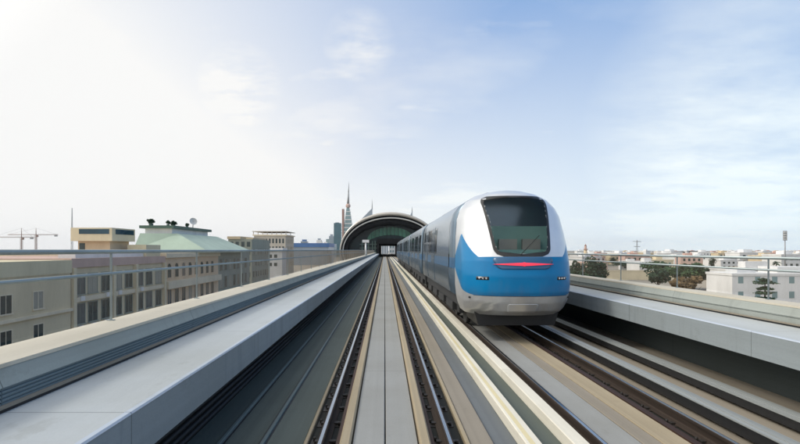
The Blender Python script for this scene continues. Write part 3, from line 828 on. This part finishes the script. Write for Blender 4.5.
# spired tower with ball
Yt = 1000.0; px = FPX / Yt
b = empty('spired_tower', 'slender glass tower with a ball and needle spire', 'tower')
cx = at(347.8, 0, Yt).x
zt = at(0, 208, Yt).z
lv = []
for k in range(13):
    f = k/12; w = 11.5*(1 - f**1.6)*.8 + 3.0
    z = GZ + (zt - GZ)*f
    lv.append([(cx - w*.85, Yt, z), (cx + w, Yt, z), (cx + w, Yt + 16, z), (cx - w*.85, Yt + 16, z)])
MB().grid(lv, 0, False, True).face(lv[-1]).build('shaft', 'tower_glass', b)
MB().box(at(342, 0, Yt).x, at(344, 0, Yt).x, Yt - 1, Yt + 10, GZ, at(0, 209, Yt).z).build('side_fin', 'tower_brick', b)
for k in range(1, 12):
    f = k/12; w = 11.5*(1 - f**1.6)*.8 + 3.3; z = GZ + (zt - GZ)*f
    MB().box(cx - w*.85, cx + w, Yt - .4, Yt + 16.3, z, z + 1.6).build('floor_band', 'white_wall', b)
MB().ball((cx, Yt + 8, at(0, 205.5, Yt).z), 4.6, n=16).build('ball', 'rose_wall', b)
MB().tube((cx, Yt + 8, at(0, 204, Yt).z), (cx + .8, Yt + 8, at(0, 192, Yt).z), 2.6, 1.2, n=10).tube((cx + .8, Yt + 8, at(0, 192, Yt).z), (cx + 1.6, Yt + 8, at(0, 181, Yt).z), 1.1, .15, n=8).build('spire', 'mast_grey', b)
def wedge_tower(label, pxa, pxb, pyl, pyh, pyn, Y, hi_right=True):
    b = empty('wedge_tower', label, 'tower', 'sloped topped twin towers')
    xa, xb = at(pxa, 0, Y).x, at(pxb, 0, Y).x
    zl, zh, zn_ = at(0, pyl, Y).z, at(0, pyh, Y).z, at(0, pyn, Y).z
    za, zb = (zl, zh) if hi_right else (zh, zl)
    m = MB()
    fr = [(xa, Y, GZ), (xb, Y, GZ), (xb, Y, zb), (xa, Y, za)]; bk = [(x, Y + 22, z) for x, _, z in fr]
    m.grid([fr, bk], 0, False, True).face(fr).face(bk).build('shaft', 'tower_pale', b)
    xn = xb - .8 if hi_right else xa + .8
    MB().tube((xn, Y + 11, zh - 4), (xn, Y + 11, zn_), 1.6, .3, n=8).build('mast', 'mast_grey', b)
wedge_tower('slope topped tower with a mast, left of the arch crown', 362, 372.3, 218.5, 208, 199, 1500)
wedge_tower('slope topped tower just showing over the right of the arch', 408.5, 412.5, 219, 210.5, 206, 1800)
# pale blocks seen through the station
b = empty('office_block', 'pale glass office block seen through the station portal', 'building')
MB().box(-14, 3, 470, 490, GZ, 26).build('wall', 'tower_pale', b)
for k in range(8): MB().box(-13.6 + k*2.1, -13.0 + k*2.1, 469.6, 470, GZ, 26).build('fin', 'white_wall', b)
b = empty('office_block', 'white office block seen through the right of the station portal', 'building')
MB().box(4, 24, 500, 520, GZ, 22).build('wall', 'white_wall', b)
windows_y(b, 500, [5.5 + 2.4*k for k in range(8)], [-4, 0, 4, 8, 12], 1.3, 2.0, 'tower_glass')
# cranes and masts on the left
def crane(label, pxm, pyt, pyj, pxa, pxb, Y):
    t = empty('tower_crane', label, 'crane', 'tower cranes on the horizon')
    x = at(pxm, 0, Y).x; zt, zj = at(0, pyt, Y).z, at(0, pyj, Y).z; xa, xb = at(pxa, 0, Y).x, at(pxb, 0, Y).x
    m = MB()
    for dx in (-.8, .8):
        for dy in (-.8, .8): m.tube((x+dx, Y+dy, GZ), (x+dx, Y+dy, zj), .22, n=5)
    z = GZ; k = 0
    while z < zj - 2:
        m.tube((x-.8, Y-.8, z), (x+.8, Y-.8, z+2), .14, n=4); m.tube((x+.8, Y+.8, z), (x-.8, Y+.8, z+2), .14, n=4); z += 2
    m.build('mast', 'crane_red', t)
    m = MB()
    for dz, dy in ((0, -.6), (0, .6), (1.3, 0)): m.tube((xa, Y+dy, zj+dz*.6), (xb, Y+dy, zj+dz*.6), .16, n=5)
    n = int((xb - xa)/2)
    for k in range(n):
        q = xa + (xb - xa)*k/n; q2 = q + (xb - xa)/n
        m.tube((q, Y-.6, zj), ((q+q2)/2, Y, zj+.8), .1, n=4); m.tube(((q+q2)/2, Y, zj+.8), (q2, Y+.6, zj), .1, n=4)
    m.build('jib', 'crane_red', t)
    MB().tube((x, Y, zj), (x, Y, zt), .5, .2, n=6).build('apex', 'crane_red', t)
    MB().tube((x, Y, zt), (xa + 2, Y, zj + .8), .09, n=4).tube((x, Y, zt), (xb - 2, Y, zj + .8), .09, n=4).build('tie_rod', 'mast_grey', t)
    MB().box(x + .6, x + 2.4, Y - 1, Y + 1, zj - 2.4, zj - .2).build('cabin', 'crane_red', t)
    MB().box(xb - 4, xb - 1, Y - .8, Y + .8, zj - 1.8, zj - .1).build('counterweight', 'mast_grey', t)
crane('tower crane nearest the left edge of the picture', 21.5, 228, 237.5, -8, 34, 600)
crane('tower crane with raised jib right of its twin', 36, 228, 235, 8, 58, 640)
def lattice(name, label, cat, pxc, pyt, Y, w, mat, arms=()):
    t = empty(name, label, cat)
    x = at(pxc, 0, Y).x; zt = at(0, pyt, Y).z
    m = MB()
    for dx in (-1, 1): 
        for dy in (-1, 1): m.tube((x+dx*w, Y+dy*w, GZ), (x+dx*w*.15, Y+dy*w*.15, zt), w*.10 + .03, n=4)
    nb = 10
    for k in range(nb):
        f, g = k/nb, (k+1)/nb
        wa, wb = w*(1 - .85*f), w*(1 - .85*g)
        m.tube((x-wa, Y-wa, GZ+(zt-GZ)*f), (x+wb, Y-wb, GZ+(zt-GZ)*g), w*.06 + .02, n=4)
    m.build('lattice', mat, t)
    for py, half in arms:
        z = at(0, py, Y).z; h = half/FPX*Y
        MB().box(x-h, x+h, Y-.4, Y+.4, z-.5, z+.5).build('arm', mat, t)
lattice('radio_mast', 'thin lattice radio mast behind the penthouse block', 'mast', 72, 208, 300, .55, 'mast_grey')
lattice('radio_mast', 'thin pale mast between the hotel and the blue hall', 'mast', 290.5, 232, 350, .9, 'mast_grey')
lattice('power_pylon', 'faint distant power pylon with crossarms beyond the trees', 'pylon', 637, 240, 900, 1.6, 'mast_grey', ((241.5, 4), (246.5, 3)))
# floodlight mast
t = empty('floodlight_mast', 'tall floodlight mast with a lamp cluster at the right', 'mast', None, (at(785, 0, 300).x, 300, GZ))
MB().tube((0, 0, 0), (0, 0, 20.2), .42, .24, n=10).build('pole', 'mast_grey', t)
hd = MB().box(-1.1, 1.1, -.12, .12, 16.6, 22.0).build('lamp_frame', 'mast_grey', t)
for r_ in range(4):
    for c_ in range(3):
        MB().box(-.95 + c_*.7, -.45 + c_*.7, -.5, -.13, 16.9 + r_*1.3, 17.8 + r_*1.3).build('lamp', 'dish', hd)
# minaret like tower
Yt = 380; x = at(585.5, 0, Yt).x
t = empty('minaret', 'small tan stepped tower above the dark tree', 'tower', None, (x, Yt, GZ))
MB().tube((0, 0, 0), (0, 0, 11.5), 1.25, 1.15, n=10).build('shaft', 'sand_wall', t)
MB().tube((0, 0, 11.5), (0, 0, 12.0), 1.7, 1.7, n=10).build('balcony', 'rose_wall', t)
MB().tube((0, 0, 12.0), (0, 0, 14.0), .85, .8, n=10).build('lantern', 'rose_wall', t)
MB().tube((0, 0, 14.0), (0, 0, 15.6), .9, .05, n=10).build('cap', 'tower_brick', t)

# ------------------------------------------------------------------ right side district
def villa(name, label, x0, x1, y0, y1, zt, mat, group=None, nfl=2, roofbox=True, wn='tower_glass'):
    b = empty(name, label, 'house', group)
    MB().box(x0, x1, y0, y1, GZ, zt).build('wall', mat, b)
    MB().box(x0 - .15, x1 + .15, y0 - .15, y1 + .15, zt, zt + .5).build('parapet', mat, b)
    if roofbox: MB().box(x0 + (x1-x0)*.3, x0 + (x1-x0)*.6, y0 + 2, y0 + 5, zt + .5, zt + 2.2).build('roof_house', mat, b)
    n = max(2, int((x1 - x0)/3.2))
    windows_y(b, y0, [x0 + (x1-x0)*(k+.5)/n for k in range(n)], [GZ + 1.1 + 3.1*k for k in range(nfl)], 1.1, 1.4, wn)
    return b
# big white building near right
b = villa('white_building', 'big white low building at the right edge behind the parapet', 73, 98, 112, 121, -3.2, 'white_wall', None, 2, False)
MB().box(84, 92, 114, 120, -2.7, -1.4).build('roof_house', 'white_wall', b); MB().box(76, 80, 115, 119, -2.7, -2.0).build('roof_vent', 'white_metal', b)
b = villa('white_building', 'white stepped building between brown bush and palm', 89, 108, 138, 146, -3.0, 'white_wall', None, 2, True)
villa('sand_building', 'sand coloured long building above the big white roof', 125, 156, 190, 202, -4.6, 'sand_wall', None, 1, False)
villa('pink_house', 'pink house just behind the long white boundary wall', 88, 97, 232, 245, -3.6, 'rose_wall')
villa('white_house', 'white house with roof box behind the boundary wall', 108, 118, 226, 238, -3.4, 'white_wall')
villa('pale_house', 'pale beige house at the right end of the boundary wall', 120, 130, 240, 250, -2.6, 'pale_wall')
b = empty('boundary_wall', 'long low whitish boundary wall in front of the pink house', 'wall')
MB().box(at(604, 0, 200).x, at(676, 0, 200).x, 200, 200.4, GZ, -5.6).build('wall', 'pale_wall', b)
MB().box(at(604, 0, 200).x - .1, at(676, 0, 200).x + .1, 199.9, 200.5, -5.6, -5.35).build('coping', 'ledge', b)
Y = 800
t = empty('canopy_hall', 'wide dark roofed hall on the far right horizon', 'building')
MB().box(at(684, 0, Y).x, at(703, 0, Y).x, Y, Y + 20, GZ, -2).build('wall', 'tower_pale', t); MB().box(at(682.5, 0, Y).x, at(704, 0, Y).x, Y - 2, Y + 22, -2, 0).box(at(688, 0, Y).x, at(699, 0, Y).x, Y, Y + 18, 0, .9).build('roof', 'dark_roof', t)
villa('rose_block', 'long rose block breaking the far right horizon', at(738, 0, 700).x, at(754, 0, 700).x, 700, 715, -2.6, 'rose_wall', None, 2, True)

# far low houses, copies of three kinds
def far_house(mat, label, group):
    b = empty('far_house', label, 'house', group)
    MB().box(-6, 6, 0, 10, 0, 6.2).box(-3, 1, 2, 6, 6.2, 8).build('wall', mat, b)
    MB().box(-6.2, 6.2, -.2, 10.2, 6.2, 6.6).build('roof', 'red_tile' if mat == 'rose_wall' else 'white_wall' if mat == 'white_wall' else 'ledge', b)
    windows_y(b, 0, [-4, -1.3, 1.3, 4], [1.2, 4.0], 1.2, 1.3)
    return b
kinds = [('white_wall', 'one of many small white flat roofed houses in the far low district', 'far white houses'),
         ('rose_wall', 'one of many small red roofed pink houses in the far low district', 'far red roofed houses'),
         ('sand_wall', 'one of many small sand coloured houses in the far low district', 'far sand houses')]
protos = [far_house(*k) for k in kinds]; used = [False]*3
rh = random.Random(11)
spots = []
for i in range(255):
    Y = 300 + 2200*rh.random()**1.5
    ppx = rh.uniform(585, 815) if i < 198 else rh.uniform(-15, 300)
    if i >= 230: ppx = rh.uniform(440, 585)
    if i >= 198: Y = 260 + 800*rh.random()
    spots.append((at(ppx, 0, Y).x, Y))
for i, (x, y) in enumerate(spots):
    k = rh.choice((0, 0, 0, 1, 2))
    if -120 < x < -35 and y < 480: continue
    if any(abs(x - a) < 14 and abs(y - c) < 14 for a, c in spots[:i]): continue
    o = protos[k] if not used[k] else dup(protos[k], skip=('window',) if y > 700 else ()); used[k] = True
    o.location = (x, y, GZ); o.rotation_euler.z = rh.choice((0, .2, -.25, .5)); s = rh.uniform(.8, 1.3)
    o.scale = (s*rh.uniform(.8, 1.5), s, s*rh.uniform(.85, 1.25))

# ------------------------------------------------------------------ trees
def tree(name, label, x, y, zc0, zc1, rx, mat, n=1500, leaf=.3, group=None, seed=0, cat='tree'):
    o = empty(name, label, cat, group, (x, y, GZ))
    h0, h1 = zc0 - GZ, zc1 - GZ
    rr = random.Random(seed)
    m = MB(); m.tube((0, 0, 0), (.1, 0, h0 + (h1-h0)*.3), .035*(h1) , .02*h1, n=8)
    for k in range(6):
        a = rr.uniform(0, 6.28); m.tube((.05, 0, h0*.75 + .1*k), (rx*.6*math.cos(a), rx*.6*math.sin(a), h0 + (h1-h0)*rr.uniform(.35, .75)), .016*h1, .005*h1, n=5)
    m.build('trunk', 'bark', o)
    m = MB(); leaf_cloud(m, (0, 0, (h0+h1)/2), (rx, rx, (h1-h0)/2), n, leaf, seed); m.build('crown', mat, o)
    return o
def ptree(name, label, px, pw, pyt, pyb, Y, mat, seed, n=1500, group=None, leaf=None):
    a, b = at(px, pyt, Y), at(px, pyb, Y)
    rx = pw/2/FPX*Y*1.15
    return tree(name, label, a.x, Y, max(b.z, GZ + 1.0), a.z, rx, mat, n, leaf or max(.24, rx*.10), group, seed)
ptree('dark_tree', 'dense dark tree right of the train below the minaret', 593, 30, 252.5, 290, 110, 'leaf_dark', 3, 3200)
ptree('dark_tree', 'dark tree half hidden behind the train', 577, 22, 257, 284, 120, 'leaf_dark', 4, 1800)
gt = 'green trees behind the right parapet'
ptree('green_tree', 'rounded green tree left end of the green mass by the brown bush', 676, 26, 263, 283, 155, 'leaf_mid', 5, 1800, gt)
ptree('green_tree', 'largest green tree directly behind the brown bush', 694, 32, 261, 284, 150, 'leaf_mid', 6, 2400, gt)
ptree('green_tree', 'green tree at the right end of the mass beside the white building', 712, 26, 263, 284, 148, 'leaf_dark', 7, 1800, gt)
ptree('green_tree', 'distant green tree above the right part of the boundary wall', 654, 34, 260, 272, 215, 'leaf_mid', 8, 1800, gt)
ptree('green_tree', 'distant dark tree above the left part of the boundary wall', 628, 26, 261, 267, 300, 'leaf_dark', 9, 1200, gt)
ptree('green_tree', 'green tree in front of the right end of the boundary wall', 658, 26, 268, 286, 150, 'leaf_dark', 21, 1800, gt)
ptree('pointed_tree', 'narrow pointed tree rising above the green trees', 712, 8, 255, 268, 230, 'leaf_dark', 10, 900)
ptree('brown_bush', 'dry brown bushy tree in front of the green trees', 688, 34, 275, 299, 112, 'leaf_brown', 11, 2600)
# layered conifer by the white building
c = at(765, 279, 98)
o = empty('conifer', 'dark tiered tree standing before the white building', 'tree', None, (c.x, 98, GZ))
MB().tube((0, 0, 0), (0, 0, c.z - GZ), .22, .06, n=8).build('trunk', 'bark', o)
m = MB()
for k, (zz, rr_) in enumerate(((0, 1.0), (-.5, 2.2), (-1.5, 1.5), (-2.4, 2.3), (-3.4, 1.7), (-4.2, 2.4))):
    leaf_cloud(m, (0, 0, c.z - GZ + zz - .2), (rr_*1.15, rr_, .42), 420, .22, 40 + k)
m.build('crown', 'leaf_dark', o)
# palm
def palm(label, px, pyt, Y, seed):
    p = at(px, pyt, Y); h = p.z - GZ - .8
    o = empty('palm_tree', label, 'palm tree', 'date palms in the district', (p.x, Y, GZ))
    MB().tube((0, 0, 0), (.15, 0, h), .28, .2, n=8).build('trunk', 'bark', o)
    m = MB(); rr = random.Random(seed)
    for k in range(22):
        a = rr.uniform(0, 6.28); el = rr.uniform(-.1, 1.1); L = rr.uniform(2.0, 2.9)
        pts = [Vector((.15 + math.cos(a)*L*t*math.cos(el*(1-t)), math.sin(a)*L*t*math.cos(el*(1-t)), h + L*t*math.sin(el) - 1.9*t*t)) for t in (0, .25, .5, .75, 1)]
        w = Vector((-math.sin(a), math.cos(a), 0))
        wd = (.06, .3, .36, .26, .02)
        m.grid([[q - w*d - Vector((0, 0, d*.5)), q, q + w*d - Vector((0, 0, d*.5))] for q, d in zip(pts, wd)])
    m.build('crown', 'leaf_palm', o)
palm('date palm in front of the far houses above the white building', 776, 261, 240, 1)
palm('shorter date palm left of the floodlight mast', 747, 263, 260, 2)
palm('date palm between boundary wall and green trees', 664, 262, 280, 3)
# far small trees
ft = tree('far_tree', 'one of many small dark trees among the far low houses', 0, 0, GZ + 1.6, GZ + 7.5, 4, 'leaf_dark', 420, .55, 'far trees', 77)
first = True
for i in range(60):
    Y = 320 + 1100*rh.random()**1.4
    x = at(rh.uniform(592, 815) if i < 46 else rh.uniform(0, 310), 0, Y).x
    if -120 < x < -35 and Y < 480: continue
    if any(abs(x - a) < 11 and abs(Y - c_) < 13 for a, c_ in spots): continue
    o = ft if first else dup(ft); first = False
    o.location = (x, Y, GZ); o.rotation_euler.z = rh.uniform(0, 6.28); s = rh.uniform(.6, 1.15); o.scale = (s*1.3, s*1.3, s)

# ------------------------------------------------------------------ light, sky
SUN_AZ, SUN_EL = R(-98), R(42)          # azimuth measured from +y towards +x
sd = Vector((math.sin(SUN_AZ)*math.cos(SUN_EL), math.cos(SUN_AZ)*math.cos(SUN_EL), math.sin(SUN_EL)))
sl = bpy.data.lights.new('sun', 'SUN'); sl.energy = 1.5; sl.angle = R(12); sl.color = (1, .95, .86)
so = bpy.data.objects.new('sun', sl); COL.objects.link(so); so.rotation_euler = sd.to_track_quat('Z', 'Y').to_euler(); so.location = (-60, 20, 80)
w = bpy.data.worlds.new('World'); S.world = w; w.use_nodes = True
nt = w.node_tree; bg = nt.nodes['Background']
sky = N(nt, 'ShaderNodeTexSky', sky_type='NISHITA'); sky.sun_disc = False
sky.sun_elevation = SUN_EL; sky.sun_rotation = SUN_AZ
sky.air_density = 1.0; sky.dust_density = 1.0; sky.ozone_density = 2.0
tc = N(nt, 'ShaderNodeTexCoord').outputs['Generated']
sx = N(nt, 'ShaderNodeSeparateXYZ'); nt.links.new(tc, sx.inputs[0])
z = math_node(nt, 'MAXIMUM', sx.outputs[2], 0.0)
# moist air: whitest towards the horizon and round the sun
dt = N(nt, 'ShaderNodeVectorMath', operation='DOT_PRODUCT'); nt.links.new(tc, dt.inputs[0]); dt.inputs[1].default_value = sd
dv = dt.outputs['Value']
aur = ramp(nt, dv, .03, .66)
hor = math_node(nt, 'POWER', math_node(nt, 'SUBTRACT', 1.0, ramp(nt, z, 0, .50)), 1.25)
hor = math_node(nt, 'MULTIPLY', hor, math_node(nt, 'ADD', .78, math_node(nt, 'MULTIPLY', ramp(nt, dv, -.55, .1), .5)))
# thin high cloud
zz = math_node(nt, 'ADD', z, .15)
cv = N(nt, 'ShaderNodeCombineXYZ')
nt.links.new(math_node(nt, 'DIVIDE', sx.outputs[0], zz), cv.inputs[0]); nt.links.new(math_node(nt, 'DIVIDE', sx.outputs[1], zz), cv.inputs[1])
cl = ramp(nt, noise(nt, cv.outputs[0], .55, (1.0, 1.3, 1), 7, .55), .52, .80)
cl2 = ramp(nt, noise(nt, cv.outputs[0], 2.2, (1, 1.5, 1), 7, .55), .62, .82)
def cloud_bank(d, a, b, sc, lo, hi, amount):
    v = N(nt, 'ShaderNodeVectorMath', operation='DOT_PRODUCT'); nt.links.new(tc, v.inputs[0]); v.inputs[1].default_value = Vector(d).normalized()
    n = ramp(nt, noise(nt, cv.outputs[0], sc, (1, 1.3, 1), 8, .6), lo, hi)
    return math_node(nt, 'MULTIPLY', math_node(nt, 'MULTIPLY', ramp(nt, v.outputs['Value'], a, b), n), amount)
banks = math_node(nt, 'ADD', cloud_bank((.713, 1, .225), .965, .9995, 1.6, .30, .70, .5), cloud_bank((-.047, 1, .385), .9978, 1.0, 5.0, .34, .66, .42))
banks = math_node(nt, 'ADD', banks, cloud_bank((-.27, 1, .31), .9972, 1.0, 5.0, .38, .66, .3))
fac = math_node(nt, 'ADD', math_node(nt, 'ADD', math_node(nt, 'ADD', aur, hor), banks), math_node(nt, 'ADD', math_node(nt, 'MULTIPLY', cl, .5), math_node(nt, 'MULTIPLY', cl2, .3)), True)
glow = math_node(nt, 'POWER', ramp(nt, dv, .5, 1.0), 1.4)
anti = ramp(nt, dv, -.98, -.60)
hz = mixcol(nt, ramp(nt, dv, -.6, .1), (9.1, 10.5, 11.0), (9.6, 9.6, 9.5))
hz = mixcol(nt, anti, (3.8, 4.8, 5.6), hz)
hz = mixcol(nt, glow, hz, (24.0, 23.0, 21.5))
blue = mixcol(nt, .7, sky.outputs[0], (2.05, 4.45, 8.9))
blue = mixcol(nt, anti, mixcol(nt, .6, blue, (1.4, 2.1, 3.6)), blue)
col = mixcol(nt, fac, blue, hz)
nt.links.new(col, bg.inputs['Color']); bg.inputs['Strength'].default_value = .1

# ------------------------------------------------------------------ air
hm = bpy.data.materials.new('air'); hm.use_nodes = True; ht = hm.node_tree; ht.nodes.clear()
ho = N(ht, 'ShaderNodeOutputMaterial'); hv = N(ht, 'ShaderNodeVolumePrincipled')
hv.inputs['Color'].default_value = (.93, .96, 1, 1); hv.inputs['Density'].default_value = .00006; hv.inputs['Anisotropy'].default_value = .2
ht.links.new(hv.outputs[0], ho.inputs['Volume']); MATS['air'] = hm
hz_o = MB().box(-4050, 4050, -260, 9060, GZ - 3.2, 150).build('haze', 'air')
hz_o['kind'] = 'stuff'; hz_o['label'] = 'thin pale haze over the city'

# ------------------------------------------------------------------ camera
cd = bpy.data.cameras.new('camera'); cam = bpy.data.objects.new('camera', cd); COL.objects.link(cam)
cam.location = (0, 0, CAM_H); cam.rotation_euler = (R(90), 0, 0)
cd.sensor_width = 36; cd.lens = 36*FPX/800
cd.shift_x = (400 - VX)/800; cd.shift_y = (VY - 222)/800
cd.clip_start = .05; cd.clip_end = 20000
S.camera = cam
S.render.engine = 'CYCLES'
try:
    S.cycles.use_denoising = True
    S.cycles.max_bounces = 6
except Exception: pass
S.view_settings.view_transform = 'Standard'; S.view_settings.look = 'None'
S.view_settings.exposure = 0; S.view_settings.gamma = 1; S.view_settings.use_curve_mapping = False
